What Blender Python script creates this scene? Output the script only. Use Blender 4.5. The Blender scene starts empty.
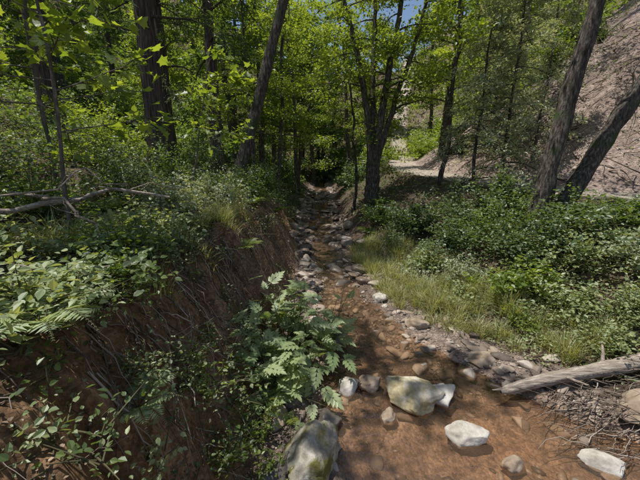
import bpy, math, numpy as np
R=np.random.RandomState(7)
def seed(k):
    global R
    R=np.random.RandomState(k)
# ---------------------------------------------------------------- noise
def _h(xi,yi,zi,seed):
    h=(xi*374761393+yi*668265263+zi*1103515245+seed*97531)&0xffffffff
    h=((h^(h>>13))*1274126177)&0xffffffff
    h=h^(h>>16)
    return (h&0xffffff)/float(0xffffff)
def vn2(x,y,seed=0):
    x=np.asarray(x,float);y=np.asarray(y,float)
    xi=np.floor(x).astype(np.int64);yi=np.floor(y).astype(np.int64)
    fx=x-xi;fy=y-yi;fx=fx*fx*(3-2*fx);fy=fy*fy*(3-2*fy)
    a=_h(xi,yi,0,seed);b=_h(xi+1,yi,0,seed);c=_h(xi,yi+1,0,seed);d=_h(xi+1,yi+1,0,seed)
    return (a+(b-a)*fx)*(1-fy)+(c+(d-c)*fx)*fy
def fbm(x,y,seed=0,o=4):
    s=0;a=.5;f=1
    for i in range(o):
        s=s+a*(vn2(x*f,y*f,seed+i*13)-.5)*2;a*=.5;f*=2.03
    return s
def vn3(p,seed=0):
    i=np.floor(p).astype(np.int64);f=p-i;f=f*f*(3-2*f)
    r=0
    for dx in (0,1):
        for dy in (0,1):
            for dz in (0,1):
                w=(f[:,0] if dx else 1-f[:,0])*(f[:,1] if dy else 1-f[:,1])*(f[:,2] if dz else 1-f[:,2])
                r=r+w*_h(i[:,0]+dx,i[:,1]+dy,i[:,2]+dz,seed)
    return r*2-1
def ss(a,b,x):
    t=np.clip((x-a)/(b-a),0,1);return t*t*(3-2*t)
def nrm(v):
    return v/np.maximum(np.linalg.norm(v,axis=-1,keepdims=True),1e-9)
# ---------------------------------------------------------------- terrain
def XL(y): return np.interp(y,[-20,0,2,5,9,12,15,20,30,50],[-.2,-.5,-.75,-.9,-.7,-.9,-1.2,-1.3,-1.3,-1.2])
def XR(y): return np.interp(y,[-20,2,3.4,4.3,5,6.5,7.6,10,14,20,30,50],[6,5,4.6,4.2,3.7,2.6,2.1,1.7,1.3,1.2,1.3,1.4])
def WL(y): return np.interp(y,[-20,3,5,7.6,11,14,20,30],[.3,.25,.05,-.1,-.2,-.5,-.6,-.6])
def WR(y): return np.interp(y,[-20,2.6,3.4,4.2,5,6,7.6,11,14,20,30],[5,4.6,4.1,3.1,2.4,1.7,1.25,.9,.8,.7,.7])
def WZ(y): return np.clip((y-11)*.022,0,2.5)
TY=[-60,2,7,9,10.8,14,18,22,28,36,60,120]; TX=[120,28,16,12,9.7,7.5,6.3,5.9,7,9,14,30]
def XT(y): return np.interp(y,TY,TX)
def ZT(y): return np.interp(y,[0,7,11,22,36,120],[2.1,2.2,2.3,2.9,3.6,9])
def H(x,y):
    x=np.asarray(x,float);y=np.asarray(y,float)
    wz=WZ(y)
    n1=fbm(x*1.1,y*1.1,3);n2=fbm(x*4,y*4,9,3);n3=fbm(x*.25,y*.25,21,3)
    wob=.3*fbm(x*.9,y*.9,5,3)
    ch=ss(-.15,.25,x-WL(y)+wob)*ss(-.15,.3,WR(y)-x+wob)
    bed=wz+.07+.09*n1+.04*n2-ch*(.17+.02*n1)
    dl=XL(y)-x+.45*fbm(y*.8,x*.3,31,3)+.24*fbm(y*3.1,x*1.2,37,3)
    far=ss(12,20,y)
    pl=np.interp(dl,[-.3,0,.22,.5,.85,1.15,2,5,9,20,40,90],[0,.06,.33,1.0,1.75,2.15,2.4,2.9,4.3,10,20,38])
    pf=np.interp(dl,[-.3,0,1,2,5,9,20,40,90],[0,.1,.7,1.3,2.2,3.8,9.5,20,38])
    left=pl*(1-far)+pf*far
    left=left*(1+.06*n3)+ss(0,.5,dl)*(.16*n1+.16*n2)+ss(2,8,dl)*.5*n3
    dr=x-XR(y)+.25*fbm(y*.7,x*.3,41,3)
    pr=np.interp(dr,[-.2,0,.6,1.5,3,4.2,6,9],[0,.04,.14,.45,1.15,1.65,2.0,2.2])
    farr=ss(9,14,y)
    pr2=np.interp(dr,[-.2,0,.8,2,4,9],[0,.1,.9,1.6,2.3,2.6])
    pr=pr*(1-farr)+pr2*farr
    right=pr+ss(0,1,dr)*(.06*n1+.05*n2)
    sl=np.gradient(np.interp(np.arange(-60,121,1.),TY,TX))
    s=np.interp(y,np.arange(-60,121,1.),sl)
    q=(x-XT(y))/np.sqrt(1+s*s)
    k=ss(-2.4,-1.1,q)*ss(0,1,dr)
    tz=ZT(y)+.015*n2
    right=right*(1-k)+(tz-wz)*k
    qq=np.maximum(q-1.15,0)
    right=right+np.interp(qq,[0,.4,2,25,60],[0,.25,1.3,20,38])+ss(.2,3,qq)*(.5*n1+.5*n3+.12*n2)
    z=np.where(x<(XL(y)+XR(y))/2,bed+left,bed+right)
    z=z+np.clip(y-48,0,60)*.42+ss(40,60,y)*1.5*n3
    return z
def trailmask(x,y):
    sl=np.gradient(np.interp(np.arange(-60,121,1.),TY,TX)); s=np.interp(y,np.arange(-60,121,1.),sl)
    q=(x-XT(y))/np.sqrt(1+s*s); return q
# ---------------------------------------------------------------- mesh builder
class MB:
    def __init__(s): s.V=[];s.F=[];s.M=[];s.A=[];s.S=[];s.n=0
    def add(s,V,F,mat=0,var=0.5,smooth=False):
        V=np.asarray(V,np.float32);F=np.asarray(F,np.int64)
        if len(V)==0: return
        s.V.append(V);s.F.append(F+s.n);s.M.append(np.full(len(F),mat));s.S.append(np.full(len(F),smooth))
        a=np.empty(len(V),np.float32);a[:]=var;s.A.append(a);s.n+=len(V)
    def mesh(s,name,mats):
        me=bpy.data.meshes.new(name)
        V=np.concatenate(s.V);me.vertices.add(len(V));me.vertices.foreach_set('co',V.ravel())
        tot=np.concatenate([np.full(len(f),f.shape[1]) for f in s.F])
        loops=np.concatenate([f.ravel() for f in s.F])
        me.loops.add(len(loops));me.loops.foreach_set('vertex_index',loops.astype(np.int32))
        st=np.concatenate([[0],np.cumsum(tot)[:-1]])
        me.polygons.add(len(tot));me.polygons.foreach_set('loop_start',st.astype(np.int32))
        me.polygons.foreach_set('loop_total',tot.astype(np.int32))
        me.polygons.foreach_set('material_index',np.concatenate(s.M).astype(np.int32))
        me.polygons.foreach_set('use_smooth',np.concatenate(s.S))
        at=me.attributes.new('var','FLOAT','POINT');at.data.foreach_set('value',np.concatenate(s.A))
        for m in mats: me.materials.append(m)
        me.update(calc_edges=True);return me
    def obj(s,name,mats,loc=(0,0,0)):
        return mkobj(name,s.mesh(name,mats),loc)
def mkobj(name,me,loc=(0,0,0),rz=0,sc=1):
    o=bpy.data.objects.new(name,me);o.location=loc;o.rotation_euler=(0,0,rz);o.scale=(sc,)*3 if np.isscalar(sc) else sc
    bpy.context.scene.collection.objects.link(o);return o
def tube(mb,P,r,n=8,mat=0,var=.5,rough=0):
    P=np.asarray(P,float);m=len(P);r=np.broadcast_to(np.asarray(r,float),(m,))
    T=nrm(np.gradient(P,axis=0));up=np.array([0.,0,1]) if abs(T[0,2])<.9 else np.array([1.,0,0])
    X=nrm(np.cross(T,up));Y=np.cross(T,X)
    a=np.linspace(0,2*math.pi,n,endpoint=False)
    rr=r[:,None]*np.ones((1,n))
    if rough: rr=rr*(1+rough*(R.rand(n)[None,:]-.5)+rough*(R.rand(m,n)-.5)*.5)
    V=P[:,None,:]+rr[...,None]*(np.cos(a)[None,:,None]*X[:,None,:]+np.sin(a)[None,:,None]*Y[:,None,:])
    i=np.arange(m-1)[:,None]*n;j=np.arange(n)[None,:];k=(j+1)%n
    F=np.stack([i+j,i+k,i+n+k,i+n+j],-1).reshape(-1,4)
    mb.add(V.reshape(-1,3),F,mat,var,True)
    return P
# leaf templates
LS_V=np.array([[0,0,0],[-.3,.42,.07],[0,1,-.05],[.3,.42,.07]]);LS_F=np.array([[0,3,2],[0,2,1]])
LO_V=np.array([[0,0,0],[-.26,.22,.05],[-.3,.55,.05],[0,1,-.12],[.3,.55,.05],[.26,.22,.05]]);LO_F=np.array([[0,5,4],[0,4,3],[0,3,2],[0,2,1]])
LN_V=np.array([[0,0,0],[-.1,.4,.02],[0,1,-.08],[.1,.4,.02]])
LF_V=np.array([[0,0,0],[-.18,.4,.03],[0,1,-.1],[.18,.4,.03]])
def maple():
    o=[(0,0),(.18,.02),(.42,-.02),(.33,.2),(.62,.42),(.36,.45),(.3,.55),(.2,.6),(.16,.8),(0,1.05),(-.16,.8),(-.2,.6),(-.3,.55),(-.36,.45),(-.62,.42),(-.33,.2),(-.42,-.02),(-.18,.02)]
    V=[(0,.35,-.03)]+[(x,y,.12*abs(x)-.06*y*y) for x,y in o];n=len(o)
    F=[(0,1+i,1+(i+1)%n) for i in range(n)]
    return np.array(V),np.array(F)
LM_V,LM_F=maple()
def compound():
    V=[];F=[]
    def leaf(px,py,ang,l,w):
        c,s=math.cos(ang),math.sin(ang);b=len(V)
        for u,v in [(0,0),(-w,.3),(-w*.8,.6),(0,1),(w*.8,.6),(w,.3)]:
            x=u*l;y=v*l;X_=px+x*c+y*s;Y_=py-x*s+y*c;V.append((X_,Y_,-.22*Y_*Y_-.12*X_*X_+.05*abs(u)))
        F.extend([(b,b+5,b+4),(b,b+4,b+3),(b,b+3,b+2),(b,b+2,b+1)])
    for i,py in enumerate([.18,.36,.54,.70]):
        l=[.40,.42,.36,.27][i]
        leaf(0,py,1.05-.1*i,l,.27);leaf(0,py,-1.05+.1*i,l,.27)
    leaf(0,.78,0,.34,.28)
    b=len(V);V.extend([(-.008,0,0),(.008,0,0),(0,.85,-.16)]);F.append((b,b+1,b+2))
    return np.array(V),np.array(F)
LC_V,LC_F=compound()
def leaves(mb,P,D,N,S,tv=LS_V,tf=LS_F,mat=0,var=None):
    P=np.asarray(P,float);n=len(P)
    if n==0:return
    D=nrm(D);X=nrm(np.cross(D,N));NN=np.cross(X,D)
    S=np.broadcast_to(np.asarray(S,float),(n,))[:,None,None]
    V=P[:,None,:]+S*(tv[None,:,0:1]*X[:,None]+tv[None,:,1:2]*D[:,None]+tv[None,:,2:3]*NN[:,None])
    F=tf[None]+(np.arange(n)*len(tv))[:,None,None]
    if var is None: var=R.rand(n)
    mb.add(V.reshape(-1,3),F.reshape(-1,tf.shape[1]),mat,np.repeat(var,len(tv)))
def rdir(n,zb=0,zs=1):
    v=R.randn(n,3);v[:,2]=v[:,2]*zs+zb;return nrm(v)
# ---------------------------------------------------------------- materials
def newmat(name):
    m=bpy.data.materials.new(name);m.use_nodes=True;nt=m.node_tree;nt.nodes.clear()
    return m,nt,nt.nodes.new,nt.links.new
def leafmat(name,cA,cB,trans=.45,tb=1.5,rough=.45,gl=.04):
    m,nt,N,L=newmat(name)
    at=N('ShaderNodeAttribute');at.attribute_name='var'
    mx=N('ShaderNodeMix');mx.data_type='RGBA';mx.inputs[6].default_value=(*cA,1);mx.inputs[7].default_value=(*cB,1)
    L(at.outputs['Fac'],mx.inputs[0])
    p=N('ShaderNodeBsdfDiffuse');L(mx.outputs[2],p.inputs['Color'])
    t=N('ShaderNodeBsdfTranslucent')
    mm=N('ShaderNodeMix');mm.data_type='RGBA';mm.blend_type='MULTIPLY';mm.inputs[0].default_value=1;mm.inputs[7].default_value=(tb*1.5,tb*1.35,tb*.5,1)
    mm.clamp_result=False
    L(mx.outputs[2],mm.inputs[6]);L(mm.outputs[2],t.inputs['Color'])
    ms=N('ShaderNodeMixShader');ms.inputs[0].default_value=trans
    L(p.outputs[0],ms.inputs[1]);L(t.outputs[0],ms.inputs[2])
    g=N('ShaderNodeBsdfGlossy');g.inputs['Roughness'].default_value=rough;g.inputs['Color'].default_value=(1,1,1,1)
    m3=N('ShaderNodeMixShader');m3.inputs[0].default_value=gl;L(ms.outputs[0],m3.inputs[1]);L(g.outputs[0],m3.inputs[2])
    o=N('ShaderNodeOutputMaterial');L(m3.outputs[0],o.inputs[0]);return m
def ramp(N,cols):
    r=N('ShaderNodeValToRGB');e=r.color_ramp.elements
    while len(e)<len(cols): e.new(.5)
    for i,(p,c) in enumerate(cols): e[i].position=p;e[i].color=(*c,1)
    return r
def noisemat(name,cols,scale=4,stretch=(1,1,1),bump=.5,dist=.02,rough=.85,detail=8,varmix=0.,moss=None,spec=.3):
    m,nt,N,L=newmat(name)
    tc=N('ShaderNodeTexCoord');mp=N('ShaderNodeMapping');mp.inputs['Scale'].default_value=stretch
    L(tc.outputs['Object'],mp.inputs[0])
    n=N('ShaderNodeTexNoise');n.inputs['Scale'].default_value=scale;n.inputs['Detail'].default_value=detail;n.inputs['Roughness'].default_value=.65
    L(mp.outputs[0],n.inputs[0])
    src=n.outputs['Fac']
    if varmix:
        at=N('ShaderNodeAttribute');at.attribute_name='var'
        mx=N('ShaderNodeMix');mx.inputs[0].default_value=varmix;L(src,mx.inputs[2]);L(at.outputs['Fac'],mx.inputs[3]);src2=mx.outputs[0]
    else: src2=src
    r=ramp(N,cols);L(src2,r.inputs[0]);col=r.outputs[0]
    if moss:
        n2=N('ShaderNodeTexNoise');n2.inputs['Scale'].default_value=moss[1];n2.inputs['Detail'].default_value=6;L(tc.outputs['Object'],n2.inputs[0])
        g=N('ShaderNodeNewGeometry');sx=N('ShaderNodeSeparateXYZ');L(g.outputs['Normal'],sx.inputs[0])
        ad=N('ShaderNodeMath');ad.operation='MULTIPLY_ADD';L(sx.outputs[2],ad.inputs[0]);ad.inputs[1].default_value=moss[3];L(n2.outputs['Fac'],ad.inputs[2])
        mr=N('ShaderNodeMapRange');mr.inputs[1].default_value=moss[2];mr.inputs[2].default_value=moss[2]+.1;L(ad.outputs[0],mr.inputs[0])
        m2=N('ShaderNodeMix');m2.data_type='RGBA';L(mr.outputs[0],m2.inputs[0]);L(col,m2.inputs[6]);m2.inputs[7].default_value=(*moss[0],1);col=m2.outputs[2]
    p=N('ShaderNodeBsdfPrincipled');p.inputs['Roughness'].default_value=rough;p.inputs['Specular IOR Level'].default_value=spec;L(col,p.inputs['Base Color'])
    b=N('ShaderNodeBump');b.inputs['Strength'].default_value=bump;b.inputs['Distance'].default_value=dist;L(src,b.inputs['Height']);L(b.outputs[0],p.inputs['Normal'])
    o=N('ShaderNodeOutputMaterial');L(p.outputs[0],o.inputs[0]);return m
bark=noisemat('bark_dark',[(.35,(.025,.02,.016)),(.5,(.085,.07,.055)),(.66,(.26,.22,.18))],7,(3,3,.7),1,.08,moss=((.06,.085,.03),1.2,.54,.02))
barkr=noisemat('bark_redwood',[(.35,(.03,.022,.017)),(.5,(.085,.064,.05)),(.68,(.2,.16,.13))],6,(4,4,.25),1,.08)
barkg=noisemat('bark_grey',[(.3,(.05,.042,.034)),(.52,(.14,.12,.10)),(.7,(.30,.27,.23))],8,(2,2,.8),.9,.04,moss=((.08,.1,.04),1.6,.55,.0))
wood=noisemat('dead_wood',[(.3,(.12,.09,.065)),(.5,(.33,.27,.215)),(.68,(.58,.51,.43))],7,(.5,5,5),1,.03,varmix=.15)
twigm=noisemat('twig_wood',[(.2,(.06,.045,.03)),(.5,(.15,.11,.08)),(.85,(.40,.33,.27))],5,(1,1,1),.2,.01,varmix=.8)
stemm=noisemat('green_stem',[(.3,(.06,.05,.03)),(.7,(.12,.11,.05))],5,(1,1,1),.1,.01)
L_maple=leafmat('leaf_maple',(.085,.14,.022),(.26,.33,.06),.55,1.45)
L_alder=leafmat('leaf_alder',(.05,.095,.024),(.18,.25,.06),.5,1.5)
L_dark=leafmat('leaf_dark',(.035,.07,.024),(.17,.23,.09),.4,1.3)
L_pale=leafmat('leaf_pale',(.18,.24,.14),(.44,.47,.33),.4,1.0,.5,.04)
L_feath=leafmat('needles_pale',(.20,.26,.17),(.46,.50,.38),.45,1.0,.5,.04)
L_con=leafmat('needles_redwood',(.035,.065,.025),(.11,.16,.05),.45,1.4)
L_light=leafmat('leaf_light',(.14,.20,.08),(.40,.44,.22),.4,1.1,.5,.04)
L_frond=leafmat('leaf_elder',(.16,.24,.09),(.40,.46,.24),.4,1.1,.5,.04)
L_grass=leafmat('grass_blade',(.15,.20,.05),(.50,.48,.26),.45,1.1)
L_litter=leafmat('leaf_litter',(.09,.055,.035),(.40,.30,.21),.1,.7)
def terrmat():
    m,nt,N,L=newmat('ground')
    at=N('ShaderNodeAttribute');at.attribute_name='alb'
    tc=N('ShaderNodeTexCoord')
    n=N('ShaderNodeTexNoise');n.inputs['Scale'].default_value=7;n.inputs['Detail'].default_value=12;n.inputs['Roughness'].default_value=.7;L(tc.outputs['Object'],n.inputs[0])
    v=N('ShaderNodeTexVoronoi');v.inputs['Scale'].default_value=30;L(tc.outputs['Object'],v.inputs[0])
    v2=N('ShaderNodeSeparateColor');L(v.outputs['Color'],v2.inputs[0])
    mr=N('ShaderNodeMapRange');mr.inputs[1].default_value=.3;mr.inputs[2].default_value=.7;mr.inputs[3].default_value=.35;mr.inputs[4].default_value=1.55;L(n.outputs['Fac'],mr.inputs[0])
    mr2=N('ShaderNodeMapRange');mr2.inputs[3].default_value=.7;mr2.inputs[4].default_value=1.3;L(v2.outputs[0],mr2.inputs[0])
    mu=N('ShaderNodeMath');mu.operation='MULTIPLY';L(mr.outputs[0],mu.inputs[0]);L(mr2.outputs[0],mu.inputs[1])
    vm=N('ShaderNodeVectorMath');vm.operation='SCALE';L(at.outputs['Color'],vm.inputs[0]);L(mu.outputs[0],vm.inputs['Scale'])
    p=N('ShaderNodeBsdfPrincipled');p.inputs['Roughness'].default_value=.9;p.inputs['Specular IOR Level'].default_value=.2;L(vm.outputs[0],p.inputs['Base Color'])
    ad=N('ShaderNodeMath');ad.operation='MULTIPLY_ADD';L(v.outputs['Distance'],ad.inputs[0]);ad.inputs[1].default_value=-.25;L(n.outputs['Fac'],ad.inputs[2])
    b=N('ShaderNodeBump');b.inputs['Strength'].default_value=1;b.inputs['Distance'].default_value=.1;L(ad.outputs[0],b.inputs['Height']);L(b.outputs[0],p.inputs['Normal'])
    o=N('ShaderNodeOutputMaterial');L(p.outputs[0],o.inputs[0]);return m
def grow(a,b,s0,g):
    r=[a];s=s0
    while r[-1]<b: r.append(r[-1]+s);s*=g
    return r
xs=np.array([-v for v in grow(3.6,150,.06,1.045)][::-1]+list(np.arange(-3.55,5.5,.04))+grow(5.5,150,.06,1.045))
ys=np.array([-v for v in grow(-1.0,30,.2,1.2)][::-1]+list(np.arange(1.1,11,.045))+grow(11,170,.06,1.03))
X,Y=np.meshgrid(xs,ys);Z=H(X,Y)
nx,ny=len(xs),len(ys)
V=np.stack([X,Y,Z],-1).reshape(-1,3);i=np.arange(ny-1)[:,None]*nx+np.arange(nx-1)[None]
F=np.stack([i,i+1,i+nx+1,i+nx],-1).reshape(-1,4)
mb=MB();mb.add(V,F,0,.5,True);gme=mb.mesh('ground',[terrmat()])
x=V[:,0];y=V[:,1];z=V[:,2]
def C(*c): return np.array(c,float)[None]
nA=fbm(x*.9,y*.9,51)[:,None];nB=fbm(x*3.5,y*3.5,57)[:,None]
floor=C(.14,.10,.07)+C(.05,.04,.03)*nB
soil=C(.29,.175,.10)+(C(.20,.11,.035))*nA+C(.16,.11,.08)*nB
soil=np.clip(soil,.04,1)
def mixc(a,b,k): return a*(1-k[:,None])+b*k[:,None]
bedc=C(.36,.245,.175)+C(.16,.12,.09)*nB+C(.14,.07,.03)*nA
bedrefl=C(.15,.10,.07)+C(.08,.05,.035)*nB
bedc=mixc(bedc,bedrefl,np.clip(ss(4.8,6.8,y-.35*x)+1.6*np.clip(fbm(x*1.2,y*.7,91,3)-.1,0,1),0,1))  # dark canopy reflection and ripples painted into the bed colour, mid-channel and in patches
grav=C(.27,.21,.17)+C(.14,.12,.10)*nB
trail=C(.45,.38,.31)+C(.04,.04,.04)*nB
hill=C(.33,.25,.21)+C(.20,.16,.13)*nA+C(.16,.13,.11)*nB
col=floor
inbed=ss(-.1,.15,x-XL(y))*ss(-.1,.15,XR(y)-x)
dl=XL(y)-x
face=ss(-.3,.1,dl)*(1-ss(1.6,2.1,dl))*(1-ss(15,22,y))
col=mixc(col,soil,face)
col=mixc(col,grav,inbed)
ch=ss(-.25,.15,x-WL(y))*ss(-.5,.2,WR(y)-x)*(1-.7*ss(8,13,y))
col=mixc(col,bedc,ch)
q=trailmask(x,y)
col=mixc(col,hill,ss(.8,1.4,q)*(1-.7*ss(25,40,y)))
col=mixc(col,trail,ss(-1.3,-.9,q)*(1-ss(.9,1.3,q)))
col=np.clip(col,.02,.8)
ca=gme.color_attributes.new('alb','FLOAT_COLOR','POINT');ca.data.foreach_set('color',np.concatenate([col,np.ones((len(col),1))],1).astype(np.float32).ravel())
mkobj('ground',gme)
# ---------------------------------------------------------------- water (fine rippled sheet, slightly silty)
wys=np.concatenate([np.arange(-14,1.8,.3),np.arange(1.8,12,.035),np.arange(12,45,.12)]);nw=110;wxs=np.linspace(0,1,nw)
WX=(WL(wys)-.6)[:,None]+(WR(wys)-WL(wys)+1.2)[:,None]*wxs[None];WY=np.repeat(wys[:,None],nw,1)
rip=.007*fbm(WX*4+WY*1.2,WY*7,301,3)+.004*np.sin(WY*38+18*fbm(WX*1.5,WY*1.5,305,2))*(.5+fbm(WX*.9,WY*.9,307,2))
WZZ=WZ(WY)+0.014+rip
mb=MB();i=np.arange(len(wys)-1)[:,None]*nw+np.arange(nw-1)[None]
mb.add(np.stack([WX,WY,WZZ],-1).reshape(-1,3),np.stack([i,i+1,i+nw+1,i+nw],-1).reshape(-1,4),0,.5,True)
m,nt,N,L=newmat('creek_water')
tc=N('ShaderNodeTexCoord');n=N('ShaderNodeTexNoise');n.inputs['Scale'].default_value=9;n.inputs['Detail'].default_value=3;n.inputs['Distortion'].default_value=.8;L(tc.outputs['Object'],n.inputs[0])
b=N('ShaderNodeBump');b.inputs['Strength'].default_value=.5;b.inputs['Distance'].default_value=.03;L(n.outputs['Fac'],b.inputs['Height'])
g=N('ShaderNodeBsdfGlossy');g.inputs['Roughness'].default_value=.06;L(b.outputs[0],g.inputs['Normal'])
t=N('ShaderNodeBsdfTransparent');t.inputs[0].default_value=(.93,.83,.73,1)
dd=N('ShaderNodeBsdfDiffuse');dd.inputs['Color'].default_value=(.34,.215,.135,1)
m0=N('ShaderNodeMixShader');m0.inputs[0].default_value=.13;L(t.outputs[0],m0.inputs[1]);L(dd.outputs[0],m0.inputs[2])
fr=N('ShaderNodeFresnel');fr.inputs[0].default_value=1.75;L(b.outputs[0],fr.inputs['Normal'])
ms=N('ShaderNodeMixShader');L(fr.outputs[0],ms.inputs[0]);L(m0.outputs[0],ms.inputs[1]);L(g.outputs[0],ms.inputs[2])
o=N('ShaderNodeOutputMaterial');L(ms.outputs[0],o.inputs[0])
mb.obj('creek_water',[m])
# ---------------------------------------------------------------- rocks
import bmesh
def ico(sub):
    bm=bmesh.new();bmesh.ops.create_icosphere(bm,subdivisions=sub,radius=1)
    V=np.array([v.co[:] for v in bm.verts]);F=np.array([[v.index for v in f.verts] for f in bm.faces]);bm.free();return V,F
ICO={s:ico(s) for s in (1,2,3,4,5)}
def rockshape(sub,seed,cuts=7,amp=.22,cl=.62,ch=.9):
    V,F=ICO[sub];V=V.copy();rs=np.random.RandomState(seed)
    V*=(1+amp*vn3(V*1.3+seed*3.1,seed))[:,None]
    for k in range(cuts):
        d=nrm(rs.randn(3)[None])[0];c=rs.uniform(cl,ch);t=V@d
        V-=np.maximum(t-c,0)[:,None]*d*.85
    if sub>=3: V*=(1+.08*vn3(V*3+seed,seed+5)+.04*vn3(V*8,seed+9)+.02*vn3(V*18,seed+3))[:,None]
    return V,F
rockm={}
rockm['pale']=noisemat('rock_pale',[(.3,(.26,.22,.17)),(.5,(.46,.42,.36)),(.7,(.66,.63,.57))],4.5,(1,1,1),.8,.03,.8)
rockm['tan']=noisemat('rock_tan',[(.3,(.17,.11,.075)),(.5,(.30,.23,.165)),(.7,(.47,.39,.31))],4.5,(1,1,1),.8,.03,.8)
rockm['moss']=noisemat('rock_mossy',[(.3,(.14,.12,.09)),(.5,(.34,.31,.25)),(.7,(.62,.59,.53))],6,(1,1,1),.9,.04,.85,moss=((.14,.13,.035),3.2,.48,.0))
rockm['yel']=noisemat('rock_yellow_lichen',[(.3,(.22,.17,.09)),(.45,(.38,.32,.19)),(.58,(.54,.49,.38)),(.7,(.70,.66,.58))],4,(1,1,1),.9,.05,.85,moss=((.34,.27,.13),2.2,.52,-.08))
rockm['wet']=noisemat('rock_wet',[(.3,(.05,.045,.04)),(.5,(.12,.10,.085)),(.7,(.22,.19,.16))],4,(1,1,1),.7,.03,.4,spec=.5)
def rock(name,x,y,z,sx,sy,sz,mat,seed,rz=0,sub=4):
    V,F=rockshape(sub,seed,10,.3,.55,.85);V=V*np.array([sx,sy,sz])*1.12;c,s=math.cos(rz),math.sin(rz)
    V=V@np.array([[c,s,0],[-s,c,0],[0,0,1]])
    mb=MB();mb.add(V,F,0,.5,True);mb.obj(name,[rockm[mat]],(x,y,z))
rock('boulder',1.38,4.12,.06,.46,.33,.20,'yel',53,-.45,5)
rock('boulder',1.80,4.14,.03,.28,.2,.12,'pale',11,.3)
rock('boulder',1.93,3.42,.03,.25,.19,.12,'pale',5,.2)
rock('boulder',3.36,3.02,.02,.22,.13,.1,'pale',8,-.3)
rock('boulder',2.95,5.05,.05,.36,.28,.13,'tan',12,.2)
rock('boulder',2.28,3.02,-.01,.16,.1,.09,'tan',14,.2)
rock('boulder',.80,4.38,.06,.19,.15,.13,'tan',17,.2)
rock('boulder',.42,4.35,.06,.17,.15,.13,'pale',18,1)
rock('boulder',.95,3.75,.0,.13,.1,.08,'tan',28,1)
rock('boulder',-.10,2.98,.16,.42,.34,.34,'moss',41,.8,5)
rock('boulder',-.62,3.55,.16,.2,.17,.15,'tan',22,.8)
rock('boulder',-.38,3.95,.12,.22,.17,.13,'wet',23,.4)
rock('boulder',.12,3.65,.05,.2,.17,.12,'wet',24,.1)
rock('boulder',-.5,2.75,.12,.24,.2,.15,'wet',25,.1)
rock('boulder',4.35,3.62,.28,.36,.25,.16,'tan',26,.1)
rock('boulder',2.05,6.2,.1,.25,.2,.13,'tan',31,.1)
rock('boulder',1.55,7.6,.08,.22,.2,.15,'pale',32,.5)
rock('boulder',.2,5.6,.08,.3,.22,.2,'wet',33,.5)
rock('boulder',1.25,9.6,.12,.3,.3,.2,'wet',34,.5)
# cobbles
seed(21)
tpl1=[rockshape(1,100+k,6,.3,.5,.85) for k in range(6)];tpl2=[rockshape(2,120+k,9,.3,.45,.85) for k in range(10)];tpl3=[rockshape(3,140+k,10,.35,.45,.8) for k in range(9)]
def cobbles(name,n,xf,yr,smin,smax,pw,mats,sink=.25,tpls=tpl2,zoff=0,smooth=True):
    mb=MB();ya=R.uniform(yr[0],yr[1],n);u=R.rand(n);xa,keep=xf(u,ya);ya=ya[keep];xa=xa[keep];n=len(xa)
    s=smin+(smax-smin)*R.rand(n)**pw;z=H(xa,ya)
    for k in range(len(tpls)):
        idx=np.arange(k,n,len(tpls));V,F=tpls[k]
        sc=s[idx][:,None]*np.stack([R.uniform(.8,1.5,len(idx)),R.uniform(.6,1.,len(idx)),R.uniform(.3,.65,len(idx))],1)
        th=R.rand(len(idx))*6.28;c,si=np.cos(th),np.sin(th)
        P=V[None]*sc[:,None,:];P[...,2]+=P[...,0]*R.uniform(-.3,.3,len(idx))[:,None];Q=P.copy();Q[...,0]=P[...,0]*c[:,None]-P[...,1]*si[:,None];Q[...,1]=P[...,0]*si[:,None]+P[...,1]*c[:,None]
        Q+=np.stack([xa[idx],ya[idx],z[idx]+s[idx]*(.5-sink)*.6+zoff],1)[:,None,:]
        FF=F[None]+(np.arange(len(idx))*len(V))[:,None,None]
        mb.add(Q.reshape(-1,3),FF.reshape(-1,3),0,np.repeat(R.rand(len(idx)),len(V)),smooth)
    return mb.obj(name,mats)
stonem=noisemat('cobble_stone',[(.1,(.07,.056,.045)),(.35,(.18,.14,.11)),(.6,(.30,.23,.175)),(.8,(.42,.355,.29)),(.95,(.66,.62,.56))],9,(1,1,1),.5,.02,.75,varmix=.65)
stonew=noisemat('cobble_wet',[(.1,(.05,.04,.032)),(.5,(.16,.115,.085)),(.9,(.40,.33,.26))],9,(1,1,1),.5,.02,.4,varmix=.65,spec=.5)
def bar(u,y):
    x=WR(y)-.6+(XR(y)-WR(y)+.8)*u;d=vn2(x*1.3,y*1.3,77);return x,R.rand(len(x))<.1+1.2*d*d
cobbles('gravel_cobbles',1050,bar,(2.4,11),.025,.16,2.8,[stonem],tpls=tpl3)
cobbles('gravel_pebbles',4500,bar,(2.4,9),.010,.03,1.5,[stonem],tpls=tpl1)
def lef(u,y):
    x=XL(y)-.1+(WL(y)-XL(y)+.4)*u;d=vn2(x*1.3,y*1.3,78);return x,R.rand(len(x))<1.2*d*d
cobbles('bank_stones',600,lef,(2,12),.02,.16,2.3,[stonem])
def inw(u,y):
    x=WL(y)+(WR(y)-WL(y))*u;d=vn2(x*.8,y*.8,79);return x,R.rand(len(x))<(.14+.9*(d>.58))
cobbles('streambed_stones',3800,inw,(2,12),.012,.085,2.2,[stonew],sink=.4,tpls=tpl1)
def midr(u,y):
    x=WL(y)-.2+(WR(y)-WL(y)+.6)*u;d=vn2(x*1.1,y*1.1,83);return x,R.rand(len(x))<d
cobbles('midstream_rocks',300,midr,(2.6,10),.035,.19,2.3,[stonem],sink=.25,tpls=tpl3)
def farb(u,y):
    x=XL(y)-.3+(XR(y)-XL(y)+.5)*u;return x,R.rand(len(x))<.9
cobbles('creek_rocks',520,farb,(8.6,34),.06,.42,1.9,[stonew],sink=.2,tpls=tpl3)
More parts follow.
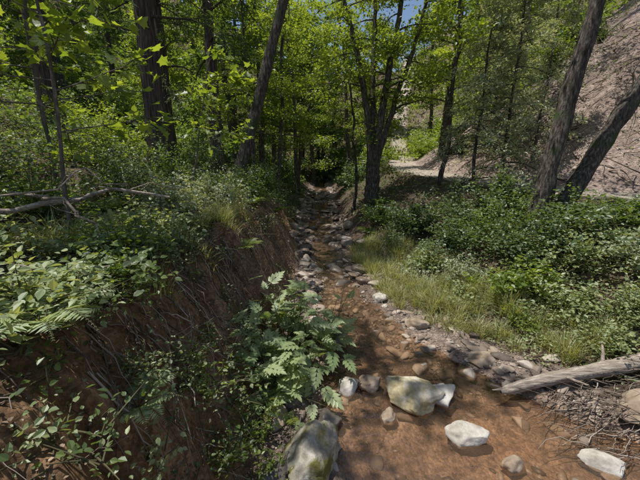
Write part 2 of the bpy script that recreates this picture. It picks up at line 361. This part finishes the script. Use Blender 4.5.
# ---------------------------------------------------------------- trees
def crownlimbs(mb,P,r,t0,t1,n,L0,L1,nleaf,ls,lm,bm=0,up=.25,droop=.35,tv=LS_V,tf=LS_F,sig=.22,sub=4,azr=None,flat=.5):
    P=np.asarray(P,float);m=len(P);tt=np.linspace(0,1,m)
    ends=[];dirs=[]
    for i in range(n):
        f=(i+R.rand())/n;t=t0+(t1-t0)*f
        c=np.array([np.interp(t,tt,P[:,k]) for k in range(3)]);rr=np.interp(t,tt,r)
        az=i*2.4+R.uniform(-.5,.5) if azr is None else R.uniform(*azr)
        Ln=(L0+(L1-L0)*f)*R.uniform(.7,1.2);d=np.array([math.cos(az),math.sin(az),up+R.uniform(-.15,.25)]);d/=np.linalg.norm(d)
        s=np.linspace(0,1,6)[:,None];w=np.cumsum(R.randn(6,3)*.045*Ln,0)*s
        B=c+d*s*Ln+np.array([0,0,-droop])*s*s*Ln+w
        tube(mb,B,np.linspace(min(rr*.45,.012*Ln+.02),.006,6),5,bm)
        for j in range(sub):
            tb=R.uniform(.25,1);c2=np.array([np.interp(tb,s[:,0],B[:,k]) for k in range(3)])
            d2=nrm((d+rdir(1,0,.5)[0]*.9)[None])[0];L2=Ln*R.uniform(.2,.45)
            s2=np.linspace(0,1,4)[:,None];B2=c2+d2*s2*L2+np.array([0,0,-.25])*s2*s2*L2
            tube(mb,B2,np.linspace(.009,.003,4),3,bm)
            ends.append(B2);dirs.append(d2)
        ends.append(B[2:]);dirs.append(d)
    k=R.randint(0,len(ends),nleaf)
    Pn=np.zeros((nleaf,3));D=np.zeros((nleaf,3))
    u=R.rand(nleaf)**.7
    for q in range(len(ends)):
        ix=np.where(k==q)[0];E=ends[q];sE=np.linspace(0,1,len(E))
        for a in range(3): Pn[ix,a]=np.interp(u[ix],sE,E[:,a])
        D[ix]=dirs[q]
    off=R.randn(nleaf,3)*sig;off[:,2]*=flat
    D2=D+rdir(nleaf,-.2,.6)*1.1
    Nn=rdir(nleaf,0,1)*.65+np.array([0,0,1.])
    clump=(np.sin(k*12.9898)*43758.5)%1
    leaves(mb,Pn+off,D2,Nn,ls*R.uniform(.6,1.25,nleaf),tv,tf,lm,np.clip(.55*clump+.45*R.rand(nleaf),0,1))
def trunk(mb,base,top,r0,r1,bend=.15,n=14,seg=14,flare=.35,mat=0):
    b=np.array(base,float);t=np.array(top,float);s=np.linspace(0,1,n)[:,None]
    P=b+(t-b)*s;w=np.cumsum(R.randn(n,2),0);w-=w[0];w=w-s*w[-1];P[:,:2]+=w*bend*.2
    r=r0+(r1-r0)*s[:,0];r[0]*=1+flare;r[1]*=1+flare*.25
    k=n*3;ti=np.linspace(0,1,k);PP=np.stack([np.interp(ti,s[:,0],P[:,a]) for a in range(3)],1);ker=np.array([.25,.5,.25])
    for a in range(3): PP[1:-1,a]=np.convolve(PP[:,a],ker,'valid')
    rr=np.interp(ti,s[:,0],r)*(1+.05*R.randn(k))
    tube(mb,PP,rr,seg,mat,rough=.16);return PP,rr
def gz0(x,y): return float(H(np.array([x]),np.array([y]))[0])
def broad(name,x,y,h,r,lean=(0,0),z0=.35,n=22,L=(3,1.5),nl=9000,ls=.13,lm=L_alder,bm=bark,sig=.25,bend=.4,maple_l=False,sub=4,up=.25,azr=None,droop=.35,flat=.5):
    z=gz0(x,y);mb=MB();P,rr=trunk(mb,(0,0,-.5),(lean[0],lean[1],h),r,r*.25,bend)
    crownlimbs(mb,P,rr,z0,.98,n,L[0],L[1],nl,ls,1,0,sig=sig,sub=sub,tv=LM_V if maple_l else LS_V,tf=LM_F if maple_l else LS_F,up=up,azr=azr,droop=droop,flat=flat)
    return mb.obj(name,[bm,lm],(x,y,z))
def conifer(name,x,y,h,r,z0=.25,n=60,L=(3.2,.6),nl=16000,ls=.22,lm=L_con,bm=barkr,lean=(0,0)):
    z=gz0(x,y);mb=MB();P,rr=trunk(mb,(0,0,-.5),(lean[0],lean[1],h),r,r*.15,.1)
    crownlimbs(mb,P,rr,z0,.99,n,L[0],L[1],nl,ls,1,0,sig=.13,sub=5,up=.05,droop=.35,tv=LN_V,flat=.4)
    return mb.obj(name,[bm,lm],(x,y,z))
seed(31)
conifer('redwood_tree',-5.6,11.6,22,.36,.24,45,(3.0,.8),7500,.22)
conifer('redwood_tree',-4.7,15.2,22,.28,.24,45,(3.0,.8),7500,.24)
conifer('redwood_tree',-7.6,17.0,20,.28,.2,45,(3.0,.8),7500,.25)
conifer('redwood_tree',-9.8,12.5,22,.34,.2,40,(3.0,.8),7500,.22)
seed(32)
broad('offscreen_shade_maple',-7.6,5.6,13,.18,(.5,0),.5,12,(2.8,2.0),1800,.17,L_maple,barkg)  # unseen maple added to throw dappled shade on the left bank
broad('offscreen_shade_maple',-6.6,3.2,13,.2,(3.6,2.6),.62,11,(2.5,1.6),800,.18,L_maple,barkg,maple_l=True,sig=.18)  # out-of-frame leaning maple, added so its crown dapples the creek
broad('leaning_alder_tree',-3.3,12.2,17,.22,(5.6,1.0),.42,18,(3.0,1.6),4600,.13,L_maple,bark,bend=.15)
seed(33)
for (a,b,h,r,l) in [(-2.7,21,13,.17,(.6,0)),(-1.9,26,14,.2,(-.4,0)),(-3.6,19,12,.15,(-.8,0)),(1.75,17.2,9,.09,(-.5,.3)),(5.3,14.3,13,.10,(.1,0)),(-4.4,24,15,.24,(0,0)),(3.6,23,14,.18,(.3,0)),(2.6,29,15,.24,(-1.5,0)),(-2.1,31,14,.2,(1.5,0))]:
    broad('alder_tree',a,b,h,r,l,.30,18,(2.6,1.3),4000,.16,L_maple,bark,bend=.5)
# central multi-stem maple
seed(34)
x0,y0=2.5,15.4;zb=gz0(x0,y0);mb=MB()
P,rr=trunk(mb,(0,0,-.5),(-.05,0,2.0),.38,.30,.1,8)
for (mid,top,r) in [((-.35,.1,4.2),(-1.7,.3,9.5),.19),((.3,0,4.5),(1.1,.1,10.5),.2),((.6,-.1,3.8),(2.3,-.2,10),.15),((-.1,.4,5),(-.2,1.2,12),.14)]:
    pts=np.array([(-.05+mid[0]*.15,0,1.6),mid,((mid[0]+top[0])/2+.1,(mid[1]+top[1])/2,(mid[2]+top[2])/2),top]);ti=np.linspace(0,1,24)
    Q=np.stack([np.interp(ti,[0,.3,.65,1],pts[:,a]) for a in range(3)],1)
    for _ in range(3):
        Q[1:-1]=.25*Q[:-2]+.5*Q[1:-1]+.25*Q[2:]
    Q[1:]+=R.randn(23,3)*.025
    rq=np.linspace(r,r*.35,24);tube(mb,Q,rq,10,0,rough=.1)
    crownlimbs(mb,Q,rq,.33,1,11,2.6,1.6,3200,.15,1,0,sig=.25)
mb.obj('offscreen_shade_maple',[bark,L_maple],(x0,y0,zb))
# right twin-trunk tree
seed(35)
x0,y0=6.4,9.2;zb=gz0(x0,y0);mb=MB()
for bs,tp,r in [((-.15,0,-.5),(1.6,.3,13),.24),((.2,.05,-.5),(7.6,.8,13.5),.25)]:
    P,rr=trunk(mb,bs,tp,r,r*.4,.3,14,18,.4);crownlimbs(mb,P,rr,.53,1,15,3.2,2,2400,.15,1,0,sig=.2)
mb.obj('twin_trunk_oak_tree',[bark,L_alder],(x0,y0,zb))
for (a,b,h,l,nl) in [(6.0,12.7,6.5,1.7,9000),(7.0,12.6,8.0,1.9,10000),(9.8,15.2,8,2.0,9000),(10.2,18.5,10,2.4,9000),(8.9,17.5,9,2.1,8000)]:
    z=gz0(a,b);mb=MB();P,rr=trunk(mb,(0,0,-.4),(.1,0,h),.07,.02,.15)
    crownlimbs(mb,P,rr,.06 if a>6.5 else .3,1,50,l,.5,nl,.13,1,0,sig=.12,sub=5,up=.2,droop=.6,tv=LF_V,flat=.5)
    mb.obj('young_redwood_tree',[bark,L_feath],(a,b,z))
seed(36)
for (a,b,h,r,l,nl) in [(13.6,14.2,11,.12,(.6,0),3800),(16.0,17.2,11,.1,(.6,0),2600),(11.5,20.5,13,.16,(.3,0),2600),(17,22,14,.2,(0,0),2600),(12,25,15,.2,(0,0),2600),(14.5,11.2,11,.13,(-.6,0),3000)]:  # includes an oak added so its crown drops dapples on the slope
    broad('hillside_oak_tree',a,b,h,r,l,.42,20,(3.0,1.8),nl,.15,L_alder,barkg,bend=.6)
seed(37)
var=[]
for k in range(4):
    mb=MB();P,rr=trunk(mb,(0,0,-.8),(R.uniform(-1,1),0,15),.26,.05,.5)
    crownlimbs(mb,P,rr,.12 if k%2 else .25,.99,28,3.6,1.6,5600,.30,1,0,sig=.3,sub=4)
    var.append(mb.mesh('forest_tree',[bark,[L_maple,L_alder,L_maple,L_alder][k]]))
for k in range(2):
    mb=MB();P,rr=trunk(mb,(0,0,-.8),(0,0,20),.36,.05,.1)
    crownlimbs(mb,P,rr,.2,.99,50,3.0,.6,6500,.36,1,0,sig=.18,sub=4,up=.05,droop=.35,tv=LN_V*np.array([1.6,1,1]))
    var.append(mb.mesh('forest_redwood',[barkr,L_con]))
pts=[]
tries=0
while len(pts)<60 and tries<9000:
    tries+=1
    yy=R.uniform(20,72);xx=R.uniform(-1,1)*(8+yy*.72)
    if abs(xx-.2)<3.2+(0 if yy<40 else -3.2): continue
    if -3.5<float(trailmask(np.array([xx]),np.array([yy]))[0])<1.9 and yy<34: continue
    if abs(float(trailmask(np.array([xx]),np.array([yy]))[0]))<1.9: continue
    if xx>9 and yy<27: continue
    if any((xx-p[0])**2+(yy-p[1])**2<(3.3+yy*.03)**2 for p in pts): continue
    pts.append((xx,yy))
pts+=[(-.8,40),(2.2,45),(-2.6,46),(.4,52)]
for (xx,yy) in pts:
    k=R.randint(0,6);
    if xx>-3 and k>=4: k=R.randint(0,3)
    mkobj('redwood_tree' if k>=4 else 'forest_tree',var[k],(xx,yy,gz0(xx,yy)),R.rand()*6.28,R.uniform(.75,1.25)+(.2 if abs(xx)<3 else 0))
# ---------------------------------------------------------------- shrubs
def shrubmesh(mb,c,Rr,Hh,ns,nl,ls,lm=1,sm=0,tv=LO_V,tf=LO_F,spread=.25,jit=.07,tubes=True,upN=1.,nz=.6):
    c=np.array(c,float)
    b=c+np.concatenate([R.randn(ns,2)*spread*Rr,np.zeros((ns,1))],1)
    az=R.rand(ns)*6.28;el=R.uniform(.25,1.45,ns);Ln=R.uniform(.5,1.3,ns)
    d=np.stack([np.cos(az)*np.cos(el)*Rr,np.sin(az)*np.cos(el)*Rr,np.sin(el)*Hh],1)*Ln[:,None]*1.1
    dr=R.uniform(.05,.35,ns)*Hh
    if tubes:
        s=np.linspace(0,1,5)[:,None]
        for i in range(ns):
            tube(mb,b[i]+d[i]*s+np.array([0,0,-1])*dr[i]*s*s,np.linspace(.008,.003,5),3,sm,R.rand())
    k=R.randint(0,ns,nl);s=R.rand(nl)**.55
    P=b[k]+d[k]*s[:,None];P[:,2]-=dr[k]*s*s;P+=R.randn(nl,3)*jit
    D=nrm(d[k])*.5+rdir(nl,-.15,.5);Nn=rdir(nl)*nz+np.array([0,0,upN])
    cl=(np.sin(k*78.233)*43758.5)%1
    leaves(mb,P,D,Nn,ls*R.uniform(.45,1.2,nl),tv,tf,lm,np.clip(.4*cl+.6*R.rand(nl),0,1))
def shrub(name,x,y,Rr,Hh,ns,nl,ls,lm,**kw):
    mb=MB();shrubmesh(mb,(0,0,0),Rr,Hh,ns,nl,ls,**kw);return mb.obj(name,[stemm,lm],(x,y,gz0(x,y)))
seed(41)
for (a,b,rr_,hh,n) in [(-.35,4.8,.95,1.2,125),(-.95,4.4,.65,.85,65),(0.05,5.4,.6,.95,55),(-.7,5.6,.7,1.15,75),(-.35,4.15,.5,.55,45)]:
    mb=MB();shrubmesh(mb,(0,0,0),rr_,hh,26,n,.32,tv=LC_V,tf=LC_F,jit=.05,nz=.35);mb.obj('elder_plant',[stemm,L_frond],(a,b,gz0(a,b)+.05))
for (a,b) in [(-.9,3.2),(-1.0,2.7),(-.5,2.6),(-1.3,3.0),(-.7,3.4)]:
    shrub('streamside_weed',a,b,.3,.42,18,260,.055,L_maple,jit=.03)
for q_,(a,b,r_,h_,n) in enumerate([(4.1,9.2,1.1,1.0,3200),(5.2,8.6,1.2,1.2,3600),(6.0,7.6,1.1,.9,3200),(4.9,10.6,1.3,1.2,3400),(6.9,8.2,1.0,.8,2800),(3.4,11.2,1.0,.9,2800),(2.5,13.0,.8,.8,2000),(4.9,7.5,1.0,.8,2800),(5.8,10.2,1.0,1.3,3000),(7.6,7.2,1.0,.6,2400),(2.6,10.6,.6,.6,1300)]):
    shrub('bramble_bush',a,b,r_,h_,60,n,[.10,.085,.12][q_%3],[L_dark,L_alder,L_dark,L_dark,L_alder][q_%5],jit=.08)
for q_,(a,b,r_,h_,n) in enumerate([(4.9,5.9,.8,.6,1900),(5.7,5.2,.8,.6,1900),(4.4,6.6,.7,.6,1700),(6.4,6.2,.9,.7,2000),(5.0,5.0,.6,.45,1200),(6.3,4.6,.8,.6,1600),(7.2,5.4,.9,.6,1700),(3.7,7.6,.5,.5,900),(3.1,8.8,.5,.55,900),(3.3,6.9,.4,.4,600),(4.0,5.8,.4,.35,600),(2.6,8.6,.35,.4,500),(5.6,6.7,.8,.8,1500)]):
    shrub('snowberry_bush',a,b,r_,h_,50,n,[.085,.07,.11][q_%3],[L_light,L_light,L_maple,L_pale][q_%4],jit=.06)
for (a,b,r_,h_,n,lm) in [(-2.9,8.4,1.1,.9,3400,L_pale),(-2.3,10.0,.9,.9,2600,L_alder),(-3.1,6.6,1.0,.7,3200,L_pale),(-4.6,7.2,1.2,1.2,3200,L_dark),(-4.4,4.8,1.0,.9,2800,L_alder),(-3.3,2.6,.7,.5,2000,L_light),(-4.8,2.6,1.,.9,2200,L_dark),(-2.7,4.9,.8,.5,2200,L_light),(-4.3,9.8,1.3,1.4,3200,L_alder),(-6.2,9.4,1.4,1.6,3200,L_maple),(-6.5,6.2,1.4,1.5,3200,L_dark),(-2.2,12.2,.9,1.1,2400,L_alder),(-2.6,14.6,1.0,1.3,2400,L_dark),(-8,10,1.6,1.8,3000,L_dark),(-4.5,13,1.5,1.6,3000,L_dark),(-2.4,3.7,.6,.4,1300,L_alder),(-2.1,2.9,.5,.35,900,L_alder),(-2.1,2.1,.5,.4,900,L_light)]:
    shrub('huckleberry_shrub' if lm is L_dark else 'hazel_shrub',a,b,r_,h_,50,n,.08,lm,jit=.08)
for i in range(46):
    b=R.uniform(1.3,5.0) if i%2 else R.uniform(1.6,9.5);a=float(XL(b))-R.uniform(.3,1.35)
    shrub('bank_weed',a,b,R.uniform(.22,.45),R.uniform(.15,.32),14,int(R.uniform(80,200)),.052,[L_alder,L_light,L_dark][i%3],jit=.06)
sv=[]
for k in range(3):
    mb=MB();shrubmesh(mb,(0,0,0),1.3,1.5,50,2200,.19,jit=.13,tubes=False,tv=LS_V,tf=LS_F);sv.append(mb.mesh('understory_shrub',[stemm,[L_dark,L_alder,L_maple][k]]))
cnt=0
while cnt<110:
    yy=R.uniform(15,50)**1.0;xx=R.uniform(-1,1)*(6+yy*.6);qq=float(trailmask(np.array([xx]),np.array([yy]))[0])
    if XL(yy)-1.5<xx<XR(yy)+1.4 and yy<42: continue
    if -3.6<qq<2.2 and yy<27: continue
    if -1.9<qq<1.9: continue
    if qq>0 and yy<24 and R.rand()<.9: continue
    mkobj('understory_shrub',sv[R.randint(0,3)],(xx,yy,gz0(xx,yy)-.1),R.rand()*6.28,R.uniform(.6,1.1) if yy<24 else R.uniform(.8,1.6));cnt+=1
# ---------------------------------------------------------------- left maple saplings
def sapling(name,x,y,h,r,lean,nb,z0,L0,nl,ls,azr=None,lm=L_maple):
    z=gz0(x,y);mb=MB();P,rr=trunk(mb,(0,0,-.2),(lean[0],lean[1],h),r,r*.4,.12,10,8,.1)
    crownlimbs(mb,P,rr,z0,1,nb,L0,L0*.7,nl,ls,1,0,sig=.10,sub=4,up=.15,droop=.15,tv=LM_V,tf=LM_F,azr=azr,flat=.35)
    mb.obj(name,[barkg,lm],(x,y,z))
seed(43)
sapling('maple_sapling',-3.1,3.9,4.4,.026,(.05,.1),18,.3,1.1,520,.14)
sapling('maple_sapling',-4.6,5.6,5.4,.035,(.3,0),20,.35,1.4,560,.16)
sapling('maple_sapling',-3.5,8.4,3.4,.03,(.9,0),10,.4,1.2,330,.15,azr=(-1.2,.8))
# ---------------------------------------------------------------- ground cover
def cover(name,regions,lm,mask):
    mb=MB()
    for (x0,x1,y0,y1,dens,ls,hh) in regions:
        n=int((x1-x0)*(y1-y0)*dens);xa=R.uniform(x0,x1,n);ya=R.uniform(y0,y1,n)
        k=mask(xa,ya);xa=xa[k];ya=ya[k];n=len(xa)
        cl=fbm(xa*1.6,ya*1.6,61,3);hgt=hh*np.clip(.5+cl,0.05,1.3)*R.rand(n)**.8
        z=H(xa,ya)+hgt;nr=y0<7
        leaves(mb,np.stack([xa,ya,z],1),rdir(n,0,.4),rdir(n)*.6+np.array([-.1,0,1.]),ls*R.uniform(.4,1.3,n),LO_V if nr else LS_V,LO_F if nr else LS_F,mat=0,var=np.clip(R.rand(n)*.7+.3*(cl+.4),0,1))
    mb.obj(name,[lm])
def mleft(x,y):
    dl=XL(y)-x;c=fbm(x*.8,y*.8,65,3);c2=fbm(x*2.6,y*2.6,66,3);lim=np.interp(y,[0,3,6],[.95,1.05,1.15])
    top=(dl>lim)&(R.rand(len(x))<.5+1.2*c+.9*c2)
    far=(y>14)&(dl>.1)
    facep=(dl>.1)&(dl<1.3)&(c2>np.interp(y,[2,5],[.1,.2]))&(R.rand(len(x))<.35)
    return top|far|facep
cover('ivy_ground_cover',[(-8,-1.1,.3,7,1200,.048,.26),(-12,-1.2,7,14,380,.085,.4),(-22,-1.2,14,30,90,.18,.6)],L_dark,mleft)
cover('herb_ground_cover',[(-6,-1.2,.3,8,620,.05,.32),(-9,-1.3,8,15,200,.085,.45)],L_light,lambda x,y:mleft(x,y)&(fbm(x*.7,y*.7,70,3)>-.15))
def mright(x,y):
    dr=x-XR(y);q=trailmask(x,y);return (dr>.2)&(q<-1.25)&(R.rand(len(x))<np.clip(dr*.8,0,1)*(.55+.8*fbm(x,y,71,3)))
cover('bramble_ground_cover',[(1.8,12,3,12,340,.08,.3),(1.3,9,12,32,110,.15,.4)],L_dark,mright)
cover('herb_cover',[(2.0,9,3,9,480,.065,.35)],L_light,mright)
def mgr(x,y):
    dr=x-XR(y);return (dr>-.25)&(dr<1.9)&(R.rand(len(x))<.35+1.1*fbm(x*1.8,y*1.8,73,3))
cover('grass_bank_herbs',[(1.4,5.5,4.5,12,640,.05,.32)],L_light,mgr)
def mfar(x,y):
    q=trailmask(x,y)
    return ~((x>XL(y)-.5)&(x<XR(y)+.4)&(y<45))&(np.abs(q)>1.4)&~((q>0)&(y<28)&((R.rand(len(x))<.5)|(fbm(x*.5,y*.5,99,3)<.05)))
cover('forest_undergrowth',[(-45,45,30,75,18,.4,1.1),(-30,-8,10,30,50,.22,.7),(9,24,8,30,60,.11,.35)],L_alder,mfar)
# grass tussocks
def grass(name,n,xf,Lmin,Lmax):
    mb=MB();xa,ya,ox,oy=xf(n);n=len(xa);z=H(xa,ya);L_=R.uniform(Lmin,Lmax,n)*np.clip(1+.9*fbm(xa*1.5,ya*1.5,88,2),.4,1.7);az=np.arctan2(oy,ox)+R.randn(n)*.8
    lean=R.uniform(.2,1.3,n);w=R.uniform(.003,.008,n);d=np.stack([np.cos(az),np.sin(az),0*az],1);sd=np.stack([-np.sin(az),np.cos(az),0*az],1)
    b=np.stack([xa,ya,z-.01],1);vs=[]
    for s in (0,.35,.7,1):
        c=b+d*(lean*.75*L_*s**1.7)[:,None]+np.array([0,0,1])*(L_*(s-.45*lean*s*s))[:,None];ww=(w*(1-s)**.6)[:,None]
        vs+= [c-sd*ww,c+sd*ww] if s<1 else [c]
    Vv=np.stack(vs,1);F4=np.array([[0,1,3,2],[2,3,5,4]]);F3=np.array([[4,5,6]])
    o=(np.arange(n)*7)[:,None,None];va=np.repeat(R.rand(n),7);base=mb.n
    mb.add(Vv.reshape(-1,3),(F4[None]+o).reshape(-1,4),0,va)
    mb.F.append((F3[None]+o).reshape(-1,3)+base);mb.M.append(np.zeros(n,int));mb.S.append(np.zeros(n,bool))
    mb.obj(name,[L_grass])
def gx(n):
    nc=150;cy=R.uniform(4.8,12,nc);cx=XR(cy)+R.uniform(-.4,1.5,nc);k=(nc*R.rand(n)**1.4).astype(int);ox=R.randn(n)*.07;oy=R.randn(n)*.07
    return cx[k]+ox,cy[k]+oy,ox,oy
grass('creekside_grass',15000,gx,.18,.66)
def gx2(n):
    nc=90;cy=R.uniform(3,14,nc);cx=XL(cy)-R.uniform(1.0,2.6,nc);k=R.randint(0,nc,n);ox=R.randn(n)*.08;oy=R.randn(n)*.08
    return cx[k]+ox,cy[k]+oy,ox,oy
grass('bank_grass',9000,gx2,.15,.45)
# ferns
def fern(x,y,z,n,Ln,az0=0,azs=6.28):
    mb=MB()
    for i in range(n):
        az=az0+azs*(i+R.rand()*.6)/n;d=np.array([math.cos(az),math.sin(az),0]);sd=np.array([-math.sin(az),math.cos(az),0]);L_=Ln*R.uniform(.75,1.1);e=R.uniform(.45,.9)
        s=np.linspace(0,1,12)[:,None];P=d*s*L_*.9+np.array([0,0,1])*(e*s-1.0*e*s**2.2+.15*s)*L_
        tube(mb,P,np.linspace(.005,.0015,12),3,0)
        m=24;sp=np.linspace(.12,.99,m);c=np.stack([np.interp(sp,s[:,0],P[:,a]) for a in range(3)],1);T=nrm(np.gradient(c,axis=0))
        ln=.2*Ln*np.sin(np.clip(sp*1.05+.12,0,1)*math.pi)**.8+.012
        for sg in (-1,1):
            up=np.cross(sd[None].repeat(m,0),T)*1.
            leaves(mb,c,sg*sd[None]+T*.35+np.array([0,0,-.12])+R.randn(m,3)*.08,-up,ln,LN_V*np.array([1.3,1,1]),LS_F,1,R.rand(m))
    mb.obj('sword_fern',[stemm,L_frond if y<6 else L_maple],(x,y,z))
for (a,b,n,l) in [(-1.85,1.95,13,.6),(-2.2,2.5,11,.5),(-1.45,2.15,10,.45),(-2.6,3.4,10,.5),(-3.6,5.3,10,.6),(-1.3,4.9,9,.45),(-1.5,6.2,10,.5),(-.75,3.75,9,.4)]:
    fern(a,b,gz0(a,b)+.08,n,l)
for (a,b) in [(-2.1,9.5),(-1.7,12.2),(-4,6.2),(-2.2,16.5),(2.0,12.5),(2.9,14.6)]: fern(a,b,gz0(a,b),13,.75)
# ---------------------------------------------------------------- log, branches, twigs, litter
seed(51)
def stick(mb,a,b,r0,r1,bend=.05,n=10,seg=6,mat=0,rough=.1):
    a=np.array(a,float);b=np.array(b,float);s=np.linspace(0,1,n)[:,None];w=np.cumsum(R.randn(n,3),0);w-=w[0];w-=s*w[-1]
    P=a+(b-a)*s+w*bend*.15*np.linalg.norm(b-a);tube(mb,P,np.linspace(r0,r1,n),seg,mat,R.rand(),rough);return P
mb=MB()
a=np.array([2.72,4.12,.12]);b_=np.array([5.9,4.5,.62]);s=np.linspace(0,1,40)[:,None];P=a+(b_-a)*s;P[:,2]+=.03*np.sin(s[:,0]*7)
r=np.interp(s[:,0],[0,.02,.06,.5,1],[.03,.055,.075,.10,.13])*(1+.04*R.randn(40));tube(mb,P,r,20,0,.5,.2)
stick(mb,P[12],P[12]+[.1,-.35,.12],.03,.01,.1);stick(mb,P[20],P[20]+[.2,.3,.3],.035,.012,.1);stick(mb,P[1],P[0]+[-.12,.02,.02],.035,.006,.1)
mb.obj('fallen_log',[wood])
mb=MB()
for i in range(360):
    x_=R.uniform(3.2,5.6);y_=R.uniform(3.05,4.25);L_=R.uniform(.2,.9);az=R.uniform(-.7,.9)+(3.14 if R.rand()<.5 else 0);z_=max(gz0(x_,y_),0)+R.uniform(.02,.3)*min(1,max(0,(x_-3.2)))
    d=np.array([math.cos(az),math.sin(az)*.8,R.uniform(-.15,.2)])*L_;stick(mb,(x_,y_,z_),np.array([x_,y_,z_])+d,R.uniform(.003,.011),.002,.25,6,4)
mb.obj('driftwood_pile',[twigm])
mb=MB()
for (a,b_,r0,r1) in [((-4.2,3.2,2.85),(-2.3,4.9,2.95),.04,.018),((-4.0,2.2,2.5),(-1.9,2.9,2.55),.02,.008),((-3.2,1.9,2.3),(-1.75,2.35,2.2),.018,.008),((-4.2,4.4,3.0),(-2.4,3.4,2.7),.028,.01),((-3.6,2.6,3.0),(-2.2,5.6,3.1),.012,.005),((-2.6,2.2,2.2),(-1.3,3.4,1.4),.016,.006),((-2.4,3.2,2.4),(-1.2,2.6,1.2),.014,.005),((-2.2,2.6,2.1),(-1.0,3.8,.8),.012,.004),((-2.3,4.4,2.4),(-1.2,4.2,1.1),.01,.004)]:
    P=stick(mb,a,b_,r0,r1,.25,12,8)
    for j in range(5):
        k=R.randint(3,11);stick(mb,P[k],P[k]+rdir(1,.1,.5)[0]*R.uniform(.2,.6),r1*.8,.002,.2,5,4)
mb.obj('fallen_branch',[wood])
mb=MB()
for i in range(1400):
    u=R.rand()
    if u<.5: y_=R.uniform(1.2,12);x_=XL(y_)-R.uniform(.1,4.5)
    elif u<.8: y_=R.uniform(1.6,10);x_=XL(y_)+R.uniform(-1.1,.9)
    else: y_=R.uniform(5,14);x_=XR(y_)+R.uniform(-.8,4)
    L_=R.uniform(.1,.7)**1.0;az=R.rand()*6.28;z_=gz0(x_,y_)+R.uniform(.0,.12);e=(x_+math.cos(az)*L_,y_+math.sin(az)*L_)
    z2=gz0(*e)+R.uniform(.0,.2)
    stick(mb,(x_,y_,z_),(e[0],e[1],z2),R.uniform(.002,.008),.0015,.25,6,4)
for i in range(300):
    y_=R.uniform(1.4,11);x_=XL(y_)-R.uniform(.8,1.4);z_=gz0(x_,y_)+.03
    x2=x_+R.uniform(.1,.5);y2=y_+R.uniform(-.3,.3);z2=gz0(x2,y2)+R.uniform(.03,.12);stick(mb,(x_,y_,z_),(x2,y2,z2),R.uniform(.003,.012),.002,.35,8,4)
mb.obj('twig_litter',[twigm])
mb=MB()
for i in range(520):
    q_=R.uniform(1.3,9);y_=R.uniform(8,22);x_=float(XT(y_))+q_*1.25;L_=R.uniform(.4,2.4);az=R.rand()*6.28
    z_=gz0(x_,y_)+.05;x2=x_+math.cos(az)*L_;y2=y_+math.sin(az)*L_;stick(mb,(x_,y_,z_),(x2,y2,gz0(x2,y2)+R.uniform(.05,.7)),R.uniform(.008,.035),.005,.3,7,4)
mb.obj('dead_brush',[twigm])
mb=MB()
n=24000;ya=R.uniform(1,14,n);u=R.rand(n);xa=np.where(u<.75,XL(ya)+.9-R.rand(n)*4.5,XR(ya)-.9+R.rand(n)*5)
leaves(mb,np.stack([xa,ya,np.maximum(H(xa,ya),WZ(ya)+.018)+.012],1),rdir(n,0,.15),rdir(n)*.45+np.array([0,0,1.]),R.uniform(.015,.045,n),LO_V,LO_F,mat=0)
n=9000;ya=R.uniform(8,24,n);xa=XT(ya)+R.uniform(1.2,12,n);k=fbm(xa*.7,ya*.7,97,3)+.25*R.randn(n)>.05;xa=xa[k];ya=ya[k];n=len(xa)
leaves(mb,np.stack([xa,ya,H(xa,ya)+.02],1),rdir(n,0,.15),rdir(n)*.35+np.array([0,0,1.]),R.uniform(.04,.12,n),mat=0)
mb.obj('leaf_litter',[L_litter])
# ---------------------------------------------------------------- light, sky, camera
from mathutils import Vector
S=Vector((-.30,.03,.95)).normalized()
sun=bpy.data.lights.new('sun','SUN');sun.energy=5;sun.angle=math.radians(.5);sun.color=(1,.97,.91)
so=bpy.data.objects.new('sun',sun);so.rotation_euler=S.to_track_quat('Z','Y').to_euler();bpy.context.scene.collection.objects.link(so)
w=bpy.data.worlds.new('World');bpy.context.scene.world=w;w.use_nodes=True;nt=w.node_tree
sk=nt.nodes.new('ShaderNodeTexSky');sk.sky_type='NISHITA';sk.sun_disc=False;sk.sun_elevation=math.asin(S.z);sk.sun_rotation=math.atan2(S.x,S.y)
bg=nt.nodes['Background'];bg.inputs[1].default_value=.12;nt.links.new(sk.outputs[0],bg.inputs[0])
cam=bpy.data.cameras.new('camera');cam.sensor_width=36;cam.lens=18;cam.clip_end=600;cam.clip_start=.05
co=bpy.data.objects.new('camera',cam);co.location=(0,0,3.5);co.rotation_euler=(math.radians(76),0,0);bpy.context.scene.collection.objects.link(co)
sc=bpy.context.scene;sc.camera=co
sc.view_settings.view_transform='Standard';sc.view_settings.look='None';sc.view_settings.exposure=0
